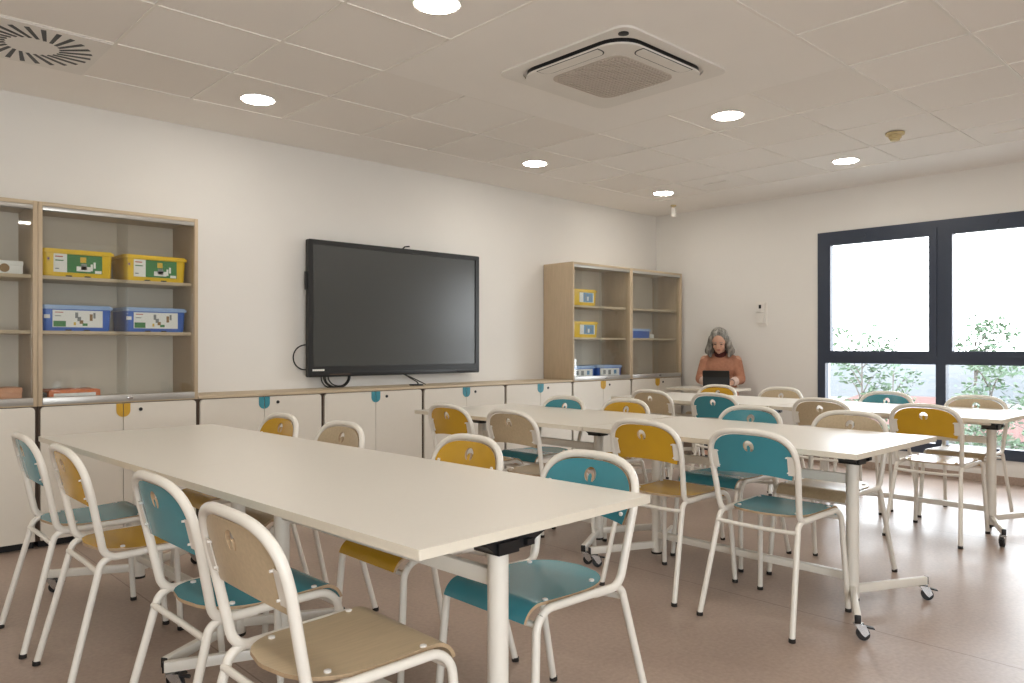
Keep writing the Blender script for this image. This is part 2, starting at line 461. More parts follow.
bm = bmesh.new(); lathe(bm, [(.026, -.0115), (.026, -.016), (.02, -.018)], -.385, -.385); obj('sensor_eye', bm, 'black_plastic', cs)

# square swirl air diffuser
sw = empty('air_diffuser', (GX0 - PX / 2, TY1 - PY / 2 - .002, ZC), 0, 'square white ceiling air diffuser with a ring of black radial slots', 'air vent')
bm = bmesh.new(); prism(bm, rrect(-PX / 2 + .006, PX / 2 - .006, -PY / 2 + .006, PY / 2 - .006, .004, 2), -.006, .004); obj('plate', bm, 'white_plastic', sw)
for k in range(24):
    a = 2 * PI * k / 24
    p0 = Vector((math.cos(a), math.sin(a), 0)) * .118
    d = Vector((math.cos(a - .50), math.sin(a - .50), 0)); q = Vector((-d.y, d.x, 0)); L = .152
    bm = bmesh.new()
    A = [p0 - q * .008, p0 + q * .008, p0 + d * L + q * .0115, p0 + d * L - q * .0115]
    prism(bm, [(v.x, v.y) for v in A], -.0075, -.0055); obj('slot', bm, 'black_plastic', sw)

# smoke detector, motion sensor, small ceiling plates
sd = empty('smoke_detector', (5.69, 2.106, ZC), 0, 'beige round smoke detector on the ceiling near the windows', 'smoke detector')
bm = bmesh.new(); lathe(bm, [(.062, -.0005), (.062, -.014), (.055, -.018)], n=28); obj('base', bm, 'cream_plastic', sd)
bm = bmesh.new(); lathe(bm, [(.042, -.018), (.042, -.036), (.032, -.044), (.030, -.054), (.015, -.058)], n=28); obj('sensing_chamber', bm, 'cream_plastic', sd)
ms = empty('motion_sensor', (6.86, 4.80, ZC), 0.6, 'small white motion sensor hanging from the ceiling near the room corner', 'sensor')
bm = bmesh.new(); lathe(bm, [(.03, -.0005), (.03, -.012), (.012, -.014), (.012, -.03)], n=20); obj('bracket', bm, 'cream_plastic', ms)
bm = bmesh.new(); prism(bm, rrect(-.032, .032, -.028, .028, .015, 4), -.125, -.03); obj('body', bm, 'white_plastic', ms)
SLOT1, SLOT2 = (6.227, 3.881), (6.247, 1.516)
for (px, py, txt) in ((SLOT1[0], SLOT1[1], 'slim white slot plate in the ceiling tile near the smallest downlight'), (SLOT2[0], SLOT2[1], 'slim white slot plate in the ceiling tile above the windows')):
    bm = bmesh.new(); prism(bm, rrect(-.035, .035, -.12, .12, .006, 2), -.006, 0.004)
    tag(obj('ceiling_slot', bm, 'tbar', None, loc=(px, py, ZC)), txt, 'ceiling plate')

# ------------------------------------------------------------------ cabinets along the screen wall
YF, YD = 4.97, 4.95      # carcass front, door face
U = [0.10, .995, 1.885, 2.775, 3.665, 4.56, 5.432, 6.333, 7.236]
ZW = .818                # worktop surface
def low_cabinet(i, handle, label):
    x0, x1 = U[i] + .002, U[i + 1] - .002; w = x1 - x0
    t = empty('low_cabinet', (x0, YF, 0), 0, label, 'cabinet', 'low white cupboards along the screen wall')
    bm = bmesh.new()
    D = YA - .012 - YF
    box(bm, 0, .018, .0, D, .04, .7995); box(bm, w - .018, w, .0, D, .04, .7995)
    box(bm, .018, w - .018, .0, D, .04, .068); box(bm, .018, w - .018, .0, D, .783, .7995); box(bm, .018, w - .018, D - .01, D, .068, .783)
    obj('carcass', bm, 'gap', t)
    bm = bmesh.new(); box(bm, .01, w - .01, .03, D, 0.0, .039); obj('plinth', bm, 'kick', t)
    xm = w / 2
    for s in (0, 1):
        a, b = (.012, xm - .002) if s == 0 else (xm + .002, w - .012)
        rad = [.003, .022, .003, .003] if s == 0 else [.022, .003, .003, .003]
        bm = bmesh.new(); prism(bm, rrect(a, b, .045, .796, rad, 5), -.019, -.001, 'y')
        d = obj('door', bm, 'door', t, smooth=False)
        bm = bmesh.new(); pts = []
        r = .037
        for k in range(9):
            an = (-PI / 2 - k * PI / 16) if s == 0 else (-PI / 2 + k * PI / 16)
            pts.append((xm + (-.002 if s == 0 else .002) + r * math.cos(an), (.752) + r * math.sin(an)))
        pts.append((xm + (-r - .002 if s == 0 else r + .002), .7955)); pts.append((xm + (-.002 if s == 0 else .002), .7955))
        prism(bm, pts, -.0215, -.018, 'y'); obj('handle', bm, handle, d, smooth=False)
        if s == 1:
            bm = bmesh.new(); lathe(bm, [(.011, -.018), (.011, -.023), (.006, -.024)], xm + .098, .756, n=18, axis='y'); obj('lock', bm, 'black_plastic', d)
    return t
cabs = [('handle_yellow', 'leftmost white low cupboard, under the glazed cabinet cut by the photo edge'),
        ('handle_yellow', 'white low cupboard with yellow handles under the left glazed cabinet of big yellow tubs'),
        ('handle_teal', 'white low cupboard with teal handles, first right of the left glazed cabinets'),
        ('handle_teal', 'white low cupboard with teal handles under the left half of the wall screen'),
        ('handle_teal', 'white low cupboard with teal handles under the right end of the wall screen'),
        ('handle_teal', 'white low cupboard with teal handles next to the wooden side of the far cabinets'),
        ('handle_yellow', 'white low cupboard with yellow handles under the far glazed cabinet holding yellow tubs'),
        ('handle_yellow', 'white low cupboard with yellow handles in the room corner behind the seated person')]
for i, (h, l) in enumerate(cabs): low_cabinet(i, h, l)
wt = boxobj('worktop', (U[2] + .002, U[6] - .002, YF - .022, YA - .001, .8005, ZW), 'oak_h', bev=.002)
tag(wt, 'long pale oak worktop over the low cupboards beneath the screen', 'worktop')

def glazed_cabinet(i, label):
    x0, x1 = U[i] + .001, U[i + 1] - .001; w = x1 - x0
    t = empty('glazed_cabinet', (x0, YF, .8005), 0, label, 'cabinet', 'glazed oak cabinets standing on the cupboards')
    D = YA - .012 - YF; H = 1.952 - .8005; s = .022
    for nm, a in (('side_panel', 0), ('side_panel', w - s)):
        bm = bmesh.new(); box(bm, a, a + s, -.02, D, 0, H, bev=.0015); obj(nm, bm, 'oak', t)
    bm = bmesh.new(); box(bm, s, w - s, -.02, D, H - .022, H, bev=.0015); obj('top_panel', bm, 'oak_h', t)
    bm = bmesh.new(); box(bm, s, w - s, -.02, D, 0, .030, bev=.0015); obj('bottom_panel', bm, 'oak_h', t)
    bm = bmesh.new(); box(bm, s, w - s, D - .008, D, .03, H - .022); obj('back_panel', bm, 'backboard', t)
    for z in (1.228, 1.543):
        bm = bmesh.new(); box(bm, s, w - s, .035, D - .008, z - .8005 - .020, z - .8005, bev=.001); obj('shelf', bm, 'oak_h', t)
    bm = bmesh.new(); box(bm, s, w - s, -.0235, .022, .008, .048, bev=.002); obj('lower_track', bm, 'alu', t)
    bm = bmesh.new(); box(bm, s, w - s, -.018, .022, H - .046, H - .022, bev=.002); obj('upper_track', bm, 'alu', t)
    zt, zb = H - .044, .050
    g1 = boxobj('glass_door', (s + .002, w / 2 + .028, -.008, -.003, zb, zt), 'glass_cab', t)
    g2 = boxobj('glass_door', (w / 2 - .028, w - s - .002, .007, .012, zb, zt), 'glass_cab', t)
    bm = bmesh.new(); box(bm, w / 2 + .02, w / 2 + .05, -.032, -.0236, .02, .036, bev=.002); obj('track_lock', bm, 'chrome', t)
    return t
glazed_cabinet(0, 'glazed oak cabinet cut off by the left edge of the photo')
glazed_cabinet(1, 'glazed oak cabinet with two big yellow tubs above two blue tubs, left of the screen')
glazed_cabinet(6, 'glazed oak cabinet with stacked shelves of yellow tubs, right of the screen')
glazed_cabinet(7, 'nearly empty glazed oak cabinet in the room corner beside the seated person')

# tubs
def storage_tub(x0, x1, z, h, d, colr, label, kind='green', group=None, yf=5.02):
    w = x1 - x0
    t = empty('storage_tub', ((x0 + x1) / 2, yf + d / 2, z + .0005), 0, label, 'storage box', group)
    body = 'tub_yellow' if colr == 'yellow' else 'tub_blue'
    bm = bmesh.new(); A = []
    prof = [(.89, 0), (.915, .01), (.945, h - .022), (.965, h - .022)]
    rings = []
    for k, zz in prof[:3]:
        rings.append([bm.verts.new((u, v, zz)) for u, v in rrect(-w / 2 * k, w / 2 * k, -d / 2 * k, d / 2 * k, .025, 4)])
    for P, Q in zip(rings, rings[1:]):
        n = len(P)
        for k in range(n): bm.faces.new((P[k], P[(k + 1) % n], Q[(k + 1) % n], Q[k]))
    bm.faces.new(rings[0][::-1]); bm.faces.new(rings[-1])
    obj('tub_body', bm, body, t)
    bm = bmesh.new(); prism(bm, rrect(-w / 2, w / 2, -d / 2, d / 2, .028, 4), h - .024, h - .008)
    prism(bm, rrect(-w / 2 * .95, w / 2 * .95, -d / 2 * .93, d / 2 * .93, .022, 4), h - .008, h)
    obj('lid', bm, body if colr == 'yellow' else 'lid_clear', t)
    yfr = -d / 2 * .945 - .001
    def patch(par, nm, a, b, c, e, m, off=0.0):
        bm = bmesh.new(); box(bm, a * w - w / 2, b * w - w / 2, yfr - .001 - off, yfr + .004, c * h, e * h); return obj(nm, bm, m, par, smooth=False)
    if kind == 'green':
        L = patch(t, 'label_sheet', .17, .82, .16, .82, 'lbl_white')
        patch(L, 'label_picture', .345, .82, .16, .82, 'lbl_green', .0006)
        patch(L, 'label_text', .19, .29, .70, .74, 'lbl_red', .0006); patch(L, 'label_text', .19, .30, .56, .60, 'lbl_green', .0006)
        patch(L, 'label_text', .19, .24, .26, .30, 'lbl_grey', .0006)
        for (a, b, c, e, m) in ((.52, .60, .54, .74, 'lbl_yellow'), (.47, .66, .22, .40, 'lbl_white'), (.53, .61, .28, .5, 'lbl_grey'),
                                (.66, .69, .25, .5, 'lbl_white'), (.70, .73, .35, .58, 'lbl_white'), (.72, .81, .17, .27, 'lbl_white')):
            patch(L, 'label_figure', a, b, c, e, m, .0012)
        patch(t, 'sticker', .08, .125, .52, .72, 'lbl_yellow'); patch(t, 'sticker', .09, .115, .58, .66, 'lbl_purple', .0006)
    elif kind == 'blue':
        L = patch(t, 'label_sheet', .16, .84, .14, .80, 'lbl_white')
        patch(L, 'label_panel', .17, .335, .16, .38, 'lbl_green', .0006)
        patch(L, 'label_text', .19, .30, .70, .73, 'lbl_red', .0006); patch(L, 'label_text', .19, .27, .56, .59, 'lbl_grey', .0006)
        for (a, b, c, e, m) in ((.46, .50, .50, .72, 'lbl_grey'), (.49, .54, .38, .55, 'lbl_grey'), (.52, .57, .28, .42, 'brown'),
                                (.56, .63, .20, .30, 'lbl_green'), (.66, .70, .40, .66, 'brown'), (.71, .74, .5, .72, 'lbl_grey'), (.44, .47, .22, .34, 'lbl_yellow')):
            patch(L, 'label_figure', a, b, c, e, m, .0012)
        patch(t, 'sticker', .05, .125, .48, .62, 'lbl_white')
    elif kind == 'small':
        L = patch(t, 'label_sheet', .30, .84, .20, .80, 'lbl_white')
        patch(L, 'label_picture', .44, .80, .22, .78, 'lbl_blue', .0006)
        for (a, b, c, e, m) in ((.50, .55, .3, .7, 'lbl_grey'), (.58, .64, .3, .55, 'lbl_white'), (.68, .72, .35, .7, 'lbl_grey')):
            patch(L, 'label_figure', a, b, c, e, m, .0012)
    elif kind == 'dots':
        L = patch(t, 'label_sheet', .12, .86, .14, .74, 'lbl_white')
        for (a, b, c, e, m) in ((.22, .32, .25, .6, 'lbl_grey'), (.42, .52, .2, .6, 'lbl_grey'), (.64, .74, .25, .6, 'lbl_blue')):
            patch(L, 'label_figure', a, b, c, e, m, .0012)
    for a in (.33, .58):
        patch(t, 'latch', a, a + .08, -.0, .05, 'black_plastic', .002) if kind in ('green', 'blue') else None
    return t
storage_tub(1.022, 1.415, 1.543, .160, .28, 'yellow', 'yellow lidded tub with green picture label, left of the yellow pair', 'green', 'big yellow tubs')
storage_tub(1.455, 1.848, 1.543, .160, .28, 'yellow', 'yellow lidded tub with green picture label, right of the yellow pair', 'green', 'big yellow tubs')
storage_tub(1.022, 1.408, 1.228, .150, .28, 'blue', 'blue tub with white picture label, left of the blue pair near the left edge', 'blue', 'big blue tubs')
storage_tub(1.460, 1.846, 1.228, .150, .28, 'blue', 'blue tub with white picture label, right of the blue pair near the left edge', 'blue', 'big blue tubs')
storage_tub(5.50, 5.885, 1.543, .160, .28, 'yellow', 'yellow tub on the top shelf of the far glazed cabinet', 'small', 'yellow tubs in the far cabinet')
storage_tub(5.50, 5.905, 1.228, .157, .28, 'yellow', 'yellow tub on the middle shelf of the far glazed cabinet', 'small', 'yellow tubs in the far cabinet')
storage_tub(5.475, 5.862, .8305, .115, .28, 'blue', 'blue tub at the bottom left of the far glazed cabinet', 'dots', 'blue tubs in the far cabinet')
storage_tub(5.880, 6.285, .8305, .118, .28, 'blue', 'blue tub at the bottom of the far glazed cabinet, right of its twin', 'dots', 'blue tubs in the far cabinet')
storage_tub(6.41, 6.775, 1.228, .10, .28, 'blue', 'plain blue tub alone in the corner glazed cabinet', 'plain')
def card_box(name, x0, x1, z, h, m, label, cat, y0=5.02, d=.2, lid=None):
    t = empty(name, ((x0 + x1) / 2, y0 + d / 2, z + .0005), 0, label, cat); w = x1 - x0
    bm = bmesh.new(); box(bm, -w / 2, w / 2, -d / 2, d / 2, 0, h * .78, bev=.002); obj('box_body', bm, m, t)
    bm = bmesh.new(); box(bm, -w / 2 - .002, w / 2 + .002, -d / 2 - .002, d / 2 + .002, h * .62, h, bev=.003); obj('lid', bm, lid or m, t)
    return t, w, d
t, w, d = card_box('white_box', .70, .936, 1.543, .072, 'lbl_white', 'white box with a round brown picture on the far left shelf', 'box')
bm = bmesh.new(); lathe(bm, [(.024, -d / 2 - .004), (.024, -d / 2 - .001)], .03, .03, n=20, axis='y'); obj('picture', bm, 'brown', t)
card_box('cardboard_box', .66, .932, .8305, .075, 'salmon_card', 'salmon cardboard box at the bottom of the left edge cabinet', 'box')
t, w, d = card_box('game_box', 1.075, 1.32, .8305, .055, 'lbl_white', 'flat orange and white box lying in the bottom of the left glazed cabinet', 'box', lid='orange_card')
for sx in (-1, 1):
    bm = bmesh.new(); box(bm, sx * w / 2 - .012, sx * w / 2 + .012, -d / 2 - .004, d / 2, .001, .05); obj('corner_strip', bm, 'orange_card', t)
bm = bmesh.new(); box(bm, -.022, .022, -.1, .1, 0, .04, bev=.004)
tag(obj('notebook', bm, 'black_plastic', None, loc=(1.045, 5.16, .831)), 'dark notebook lying left of the orange and white box', 'book')
bm = bmesh.new(); box(bm, -.04, .04, -.06, .06, 0, .045, bev=.004)
tag(obj('card_pack', bm, 'lbl_white', None, loc=(6.83, 5.12, 1.2285)), 'small white pack beside the plain blue tub', 'box')

# ------------------------------------------------------------------ wall screen
tv = empty('wall_screen', (2.818, 5.25, .905), 0, 'very large black interactive screen mounted on the wall', 'screen')
W_, H_ = 1.692, 1.045
bm = bmesh.new(); prism(bm, rrect(0, W_, 0, H_, .012, 4), .012, .04, 'y'); obj('casing', bm, 'bezel', tv)
bm = bmesh.new(); ro = rrect(0, W_, 0, H_, .012, 4); ri = rrect(.042, W_ - .042, .082, H_ - .036, .001, 4)
n = len(ro); F0 = [bm.verts.new((x, 0, z)) for x, z in ro]; G0 = [bm.verts.new((x, 0, z)) for x, z in ri]
F1 = [bm.verts.new((x, .012, z)) for x, z in ro]; G1 = [bm.verts.new((x, .009, z)) for x, z in ri]
for k in range(n):
    l = (k + 1) % n
    bm.faces.new((F0[k], F0[l], G0[l], G0[k])); bm.faces.new((F0[k], F1[k], F1[l], F0[l])); bm.faces.new((G0[k], G0[l], G1[l], G1[k]))
obj('bezel', bm, 'bezel', tv)
boxobj('screen_panel', (.04, W_ - .04, .008, .0118, .08, H_ - .034), 'screen', tv)
boxobj('lower_strip', (.03, W_ - .03, -.006, .001, .006, .034), 'black_plastic', tv, bev=.002)
bm = bmesh.new()
x = .035
for k, wd in enumerate((.012, .016, .012, .016, .014, .016)):       # tiny pale wordmark
    box(bm, x, x + wd, -.0035, .0005, .046, .060); x += wd + .0025
obj('wordmark', bm, 'lbl_white', tv, smooth=False)
boxobj('port_panel', (.175, .36, -.0075, -.005, .015, .022), 'gap', tv)
boxobj('button_bar', (W_ - .26, W_ - .09, -.011, -.005, .012, .022), 'kick', tv, bev=.001)
boxobj('side_speaker', (-.014, .001, .008, .038, .66, .80), 'bezel', tv, bev=.004)
boxobj('wall_bracket', (.5, 1.2, .04, .104, .3, .75), 'kick', tv)
bm = bmesh.new(); tube(bm, [(.88, .04, H_ - .002), (.90, .03, H_ + .02), (.94, .02, H_ + .026)], .006); obj('antenna', bm, 'black_plastic', tv)
# cables
def cable(pts, r, label, closed=False, n=8):
    bm = bmesh.new(); tube(bm, pts, r, n, closed=closed); return tag(obj('cable', bm, 'cable', angle=60), label, 'cable')
def arc(cx, cz, rx, rz, a0, a1, y, n=22):
    return [(cx + rx * math.cos(math.radians(a0 + (a1 - a0) * k / n)), y, cz + rz * math.sin(math.radians(a0 + (a1 - a0) * k / n))) for k in range(n + 1)]
cable(arc(2.845, 1.055, .10, .095, 70, 290, 5.345), .005, 'black cable looping out of the left side of the screen')
spool = []
for k in range(110):
    a = -PI + k / 109 * 2 * PI * 3.5
    rr = .125 - .035 * (k / 109)
    spool.append((3.075 + .03 * (k / 109) + rr * 1.0 * math.cos(a), 5.295 + .012 * math.sin(k * .11), (.902) + rr * .78 * math.sin(a)))
spool = [(x, y, max(z, ZW + .006)) for x, y, z in spool]
cable([(2.93, 5.30, .96)] + spool + [(3.19, 5.30, .97)], .0052, 'coil of black cable hanging below the left end of the screen')
bm = bmesh.new(); box(bm, -.05, .05, -.03, .03, 0, .012, bev=.003)
pb = empty('power_block', (3.72, 5.12, ZW + .0005), 0, 'small black plug block with a cord on the worktop under the screen', 'plug')
obj('block', bm, 'black_plastic', pb)
bm = bmesh.new(); pt, _ = fillet([(0.02, 0, .012), (.02, .02, .03), (-.05, .13, .10)], .02); tube(bm, pt, .005, 8); obj('cord', bm, 'cable', pb)
bm = bmesh.new(); pt, _ = fillet([(0.11, .02, .005), (.03, .06, .05), (-.05, .13, .10)], .03); tube(bm, pt, .004, 8); obj('cord', bm, 'cable', pb)

# wall control plate near the windows
wp = empty('wall_control', (XB, 4.022, 1.36), 0, 'white wall plate with a small dark display above a switch, left of the windows', 'wall control')
bm = bmesh.new(); prism(bm, rrect(-.062, .062, -.01, .245, .006, 3), -.008, 0, 'x'); obj('plate', bm, 'white_plastic', wp)
bm = bmesh.new(); prism(bm, rrect(-.046, .050, .135, .225, .004, 3), -.022, -.008, 'x'); k1 = obj('thermostat', bm, 'white_plastic', wp)
bm = bmesh.new(); box(bm, -.024, -.021, -.004, .022, .172, .210); obj('display', bm, 'black_plastic', k1)
bm = bmesh.new(); prism(bm, rrect(-.040, .044, .02, .12, .004, 3), -.026, -.008, 'x'); obj('switch', bm, 'white_plastic', wp)

# ------------------------------------------------------------------ tables
def make_table(name, x, y, rz, L, W, label, cols, group='folding tables on castors', cang=-.75, ox=0.0):
    """long axis = local y, centre at origin; cols = (y of column, direction of the splayed feet)"""
    t = empty(name, (x, y, 0), rz, label, 'table', group)
    bm = bmesh.new(); prism(bm, rrect(-W / 2, W / 2, -L / 2, L / 2, .005, 3), .698, .720, 'z', 0, 1)
    obj('tabletop', bm, ['top', 'edge'], t)
    y0, y1 = cols[0][0], cols[-1][0]
    for sx in (-.13, .13):
        bm = bmesh.new(); box(bm, sx - .014, sx + .014, y0 - .03, y1 + .03, .664, .6975, bev=.003); obj('under_rail', bm, 'white_steel', t)
    bm = bmesh.new(); box(bm, -.013, .013, y0, y1, .540, .582, bev=.004); obj('stretcher', bm, 'white_steel', t)
    bm = bmesh.new(); box(bm, -.018, .018, y0, y1, .122, .155, bev=.004); obj('stretcher', bm, 'white_steel', t)
    for cy, dr in cols:
        bm = bmesh.new(); lathe(bm, [(.0265, .045), (.0265, .645)], 0, cy, n=28); c = obj('column', bm, 'white_steel', t)
        bm = bmesh.new(); lathe(bm, [(.0265, .036), (.0285, .038), (.0285, .047)], 0, cy, n=28); obj('end_ring', bm, 'rubber', c)
        bm = bmesh.new()
        prism(bm, [(-.045, .634), (.085, .634), (.10, .650), (.17, .676), (.18, .697), (-.075, .697), (-.07, .655), (-.05, .640)], cy - .036, cy + .036, 'y')
        box(bm, .055, .08, cy - .05, cy + .05, .640, .655); box(bm, -.04, .03, cy - .045, cy + .045, .630, .660)
        obj('tilt_bracket', bm, 'black_plastic', t, smooth=False)
        for s in (-1, 1):
            fx, fy = s * min(.345, W * .4), cy + dr
            v = Vector((fx, fy - cy, 0)); Ln = v.length; a = math.atan2(v.y, v.x)
            Mx = Matrix.Translation((0, cy, 0)) @ Matrix.Rotation(a, 4, 'Z')
            bm = bmesh.new(); box(bm, .02, Ln + .02, -.013, .013, .068, .104, bev=.005); bm.transform(Mx); f = obj('foot_bar', bm, 'white_steel', t)
            bm = bmesh.new(); box(bm, Ln + .019, Ln + .025, -.012, .012, .069, .103, bev=.003); bm.transform(Mx); obj('end_cap', bm, 'black_plastic', f)
            # castor: fork, wheel, brake lever
            Mc = Matrix.Translation((fx, fy, 0)) @ Matrix.Rotation(cang + .35 * math.sin(7 * cy + 3 * s), 4, 'Z')
            bm = bmesh.new(); lathe(bm, [(.017, .062), (.017, .0665)], n=16)
            for q in (-1, 1):
                prism(bm, [(-.014, .064), (.026, .062), (.040, .030), (.024, .016), (.012, .026)], q * .015 - .0012, q * .015 + .0012, 'y')
            box(bm, -.014, .016, -.0155, .0155, .058, .063)
            bm.transform(Mc); cst = obj('castor', bm, 'chrome', t)
            bm = bmesh.new(); lathe(bm, [(.012, -.0125), (.024, -.011), (.0255, 0), (.024, .011), (.012, .0125)], .020, .0257, n=24, axis='y'); bm.transform(Mc); obj('wheel', bm, 'black_plastic', cst)
            bm = bmesh.new(); prism(bm, [(.024, .058), (.06, .050), (.062, .044), (.028, .050)], -.010, .010, 'y'); bm.transform(Mc); obj('brake_lever', bm, 'black_plastic', cst)
    for ch in t.children_recursive:
        if not ch.name.startswith('tabletop'): ch.data.transform(Matrix.Translation((ox, 0, 0)))
    return t
R1 = math.radians(1.55)
def T(name, cx, y0, y1, rz, label, offs):
    return make_table(name, cx, (y0 + y1) / 2, rz, y1 - y0 - .002, .88, label, [(y - (y0 + y1) / 2, d) for y, d in offs])
R1 = math.radians(2.16)
make_table('folding_table', 1.312, 1.988, R1, 1.411, .82, 'nearest long white table on castors, its corner pointing at the viewer', [(-.575, -.16), (.50, .13)], ox=-.06)
make_table('folding_table', 1.259, 3.3985, R1, 1.411, .82, 'white table behind the nearest one, end to end with it towards the left cupboards', [(-.55, -.18), (.48, .18)], ox=-.045)
make_table('folding_table', 3.425, 1.95, 0, 1.41, .88, 'white middle row table whose end and castors face the open floor', [(-.534, -.165), (.50, .145)], ox=-.075)
make_table('folding_table', 3.41, 3.385, math.radians(.6), 1.44, .88, 'white middle row table nearer the cupboards under the screen', [(-.525, -.19), (.48, .18)], ox=-.06)
make_table('folding_table', 5.43, 1.98, 0, 1.418, .88, 'white far row table nearest the big windows', [(-.56, -.15), (.48, .15)], cang=3.4, ox=-.07)
make_table('folding_table', 5.43, 3.407, 0, 1.42, .88, 'white far row table nearest the far glazed cabinets', [(-.527, -.18), (.48, .18)], ox=-.06)
make_table('small_table', 6.775, 4.32, 0, .68, .50, 'small white table by the wall where the grey haired person works', [(-.16, -.12), (.16, .12)], None)

# ------------------------------------------------------------------ chairs
HW = .192; HJ = .176
def lean(z): return -.25 * max(0, z - .455)
def make_chair(colr):
    t = empty('school_chair')
    # back hoop
    pts = [(.11, -HW, .437), (.0, -HW, .437)]
    up = []
    nz = 3.0
    for k in range(33):
        a = PI * k / 32
        cx, sz = math.cos(a), math.sin(a)
        y = -HW * (1 if cx >= 0 else -1) * abs(cx) ** (2 / nz); z = .655 + .137 * abs(sz) ** (2 / nz)
        bow = .014 * (1 - (y / HW) ** 2) * min(1, max(0, (z - .64) / .1))
        up.append(Vector((lean(z) - bow, y, z)))
    half, _ = fillet([(.11, -HJ - .002, .436), (-.004, -HJ, .434), (lean(.655), -HW, .655)], .048, 7)
    other = [Vector((p.x, -p.y, p.z)) for p in half][::-1]
    bm = bmesh.new(); tube(bm, half[:-1] + up + other[1:], .0125, 12); obj('back_hoop', bm, 'white_steel', t, 60)
    # side tubes: rear leg, rail, front leg
    for s in (-1, 1):
        path, mk = fillet([(-.122, s * .205, .012), (-.016, s * HJ, .420), (.012, s * HJ, .436), (.348, s * .186, .443), (.378, s * .205, .012)], [.035, .03, .062], 8)
        a = mk[1][0]; b = mk[2][0] + 4
        bm = bmesh.new(); tube(bm, path[:a + 1], .0115, 12); rl = obj('leg', bm, 'white_steel', t, 60)
        bm = bmesh.new(); tube(bm, path[a:b + 1], .0115, 12); obj('side_rail', bm, 'white_steel', t, 60)
        bm = bmesh.new(); tube(bm, path[b:], .0115, 12); fl = obj('leg', bm, 'white_steel', t, 60)
        for lg, x in ((rl, -.1235), (fl, .3785)):
            bm = bmesh.new(); lathe(bm, [(.0125, 0.0005), (.0135, .002), (.0132, .016)], x, s * .2052, n=14); obj('foot_cap', bm, 'rubber', lg)
    bm = bmesh.new(); tube(bm, [(-.028, -.180, .397), (-.022, -.10, .392), (-.018, 0, .390), (-.022, .10, .392), (-.028, .180, .397)], .009, 10); obj('crossbar', bm, 'white_steel', t, 60)
    bm = bmesh.new(); tube(bm, [(.345, -.188, .405), (.345, .188, .405)], .009, 10); obj('crossbar', bm, 'white_steel', t, 60)
    # seat
    prof = []                                  # (x, z, nx, nz, half width)
    XS, XE, RB = -.022, .318, .062
    for k in range(26):
        f = k / 25; x = XS + (XE - XS) * f
        hw = (.162 + .008 * f) * ((1 - (1 - min(1, (x - XS) / .16)) ** 2.4) ** (1 / 2.4) if x - XS < .16 else 1)
        if k == 0: hw = .012
        prof.append((x, .457 - .006 * math.sin(PI * min(1, max(0, f))), 0, 1, hw))
    for k in range(1, 9):
        a = k / 8 * math.radians(74)
        prof.append((XE + RB * math.sin(a), .457 - RB * (1 - math.cos(a)), math.sin(a), math.cos(a), .170 - .002 * k / 8))
    NY = 14; th = .009
    bm = bmesh.new(); top = []; bot = []
    for (x, z, nx, nz_, hw) in prof:
        top.append([bm.verts.new((x, hw * (-1 + 2 * j / NY), z)) for j in range(NY + 1)])
        bot.append([bm.verts.new((x - nx * th, hw * (-1 + 2 * j / NY), z - nz_ * th)) for j in range(NY + 1)])
    for i in range(len(prof) - 1):
        for j in range(NY):
            bm.faces.new((top[i][j], top[i + 1][j], top[i + 1][j + 1], top[i][j + 1])).material_index = 0
            bm.faces.new((bot[i][j], bot[i][j + 1], bot[i + 1][j + 1], bot[i + 1][j])).material_index = 0
        for j in (0, NY):
            bm.faces.new((top[i][j], top[i + 1][j], bot[i + 1][j], bot[i][j])).material_index = 1
    for i in (0, len(prof) - 1):
        for j in range(NY):
            bm.faces.new((top[i][j], top[i][j + 1], bot[i][j + 1], bot[i][j])).material_index = 1
    st = obj('seat', bm, [colr, 'ply_edge'], t, 40)
    for (x, y) in ((.03, .150), (.03, -.150), (.29, .160), (.29, -.160)):
        bm = bmesh.new(); lathe(bm, [(.008, .4515), (.008, .4585), (.005, .460)], x, y * (.86 if x < .1 else 1), n=10)
        if x < .1: bm.transform(Matrix.Translation((.035, 0, -.0015)))
        obj('screw', bm, 'white_plastic', st)
    # backrest with the mushroom-shaped hand hole
    w0, w1 = .164, .172
    outer = []
    for k in range(17):
        y = -w0 + 2 * w0 * k / 16; outer.append((y, .606 + .012 * (1 - (y / w0) ** 2)))
    for k in range(29):
        a = PI * k / 28; cx, sz = math.cos(a), math.sin(a)
        outer.append(((.178) * (1 if cx >= 0 else -1) * abs(cx) ** (2 / 3.0), .655 + .122 * abs(sz) ** (2 / 3.0)))
    cz, r = .730, .024
    hole = []
    for k in range(19):
        a = math.radians(-58 + (296) * k / 18); hole.append((r * math.cos(a), cz + r * math.sin(a)))
    hole += [(-.0065, cz - r * .88), (-.0075, cz - .004), (-.004, cz + .003), (0, cz + .0045), (.004, cz + .003), (.0075, cz - .004), (.0065, cz - r * .88)]
    def inside(p, poly):
        c = False; n = len(poly)
        for i in range(n):
            (x1, y1), (x2, y2) = poly[i], poly[i - 1]
            if (y1 > p[1]) != (y2 > p[1]) and p[0] < (x2 - x1) * (p[1] - y1) / (y2 - y1) + x1: c = not c
        return c
    verts = [Vector(p) for p in outer + hole]; no, nh = len(outer), len(hole)
    edges = [(i, (i + 1) % no) for i in range(no)] + [(no + i, no + (i + 1) % nh) for i in range(nh)]
    for i in range(-8, 9):
        for j in range(8):
            p = (i * .019, .618 + j * .019)
            if inside(p, outer) and not inside(p, hole) and min((Vector(p) - v).length for v in verts) > .007: verts.append(Vector(p))
    V, _, F, *_ = geometry.delaunay_2d_cdt(verts, edges, [], 0, 1e-6)
    bm = bmesh.new()
    def pos(p, off):
        y, z = p; bow = .018 * (1 - (y / .18) ** 2)
        return (lean(z) - bow + .004 + off, y, z)
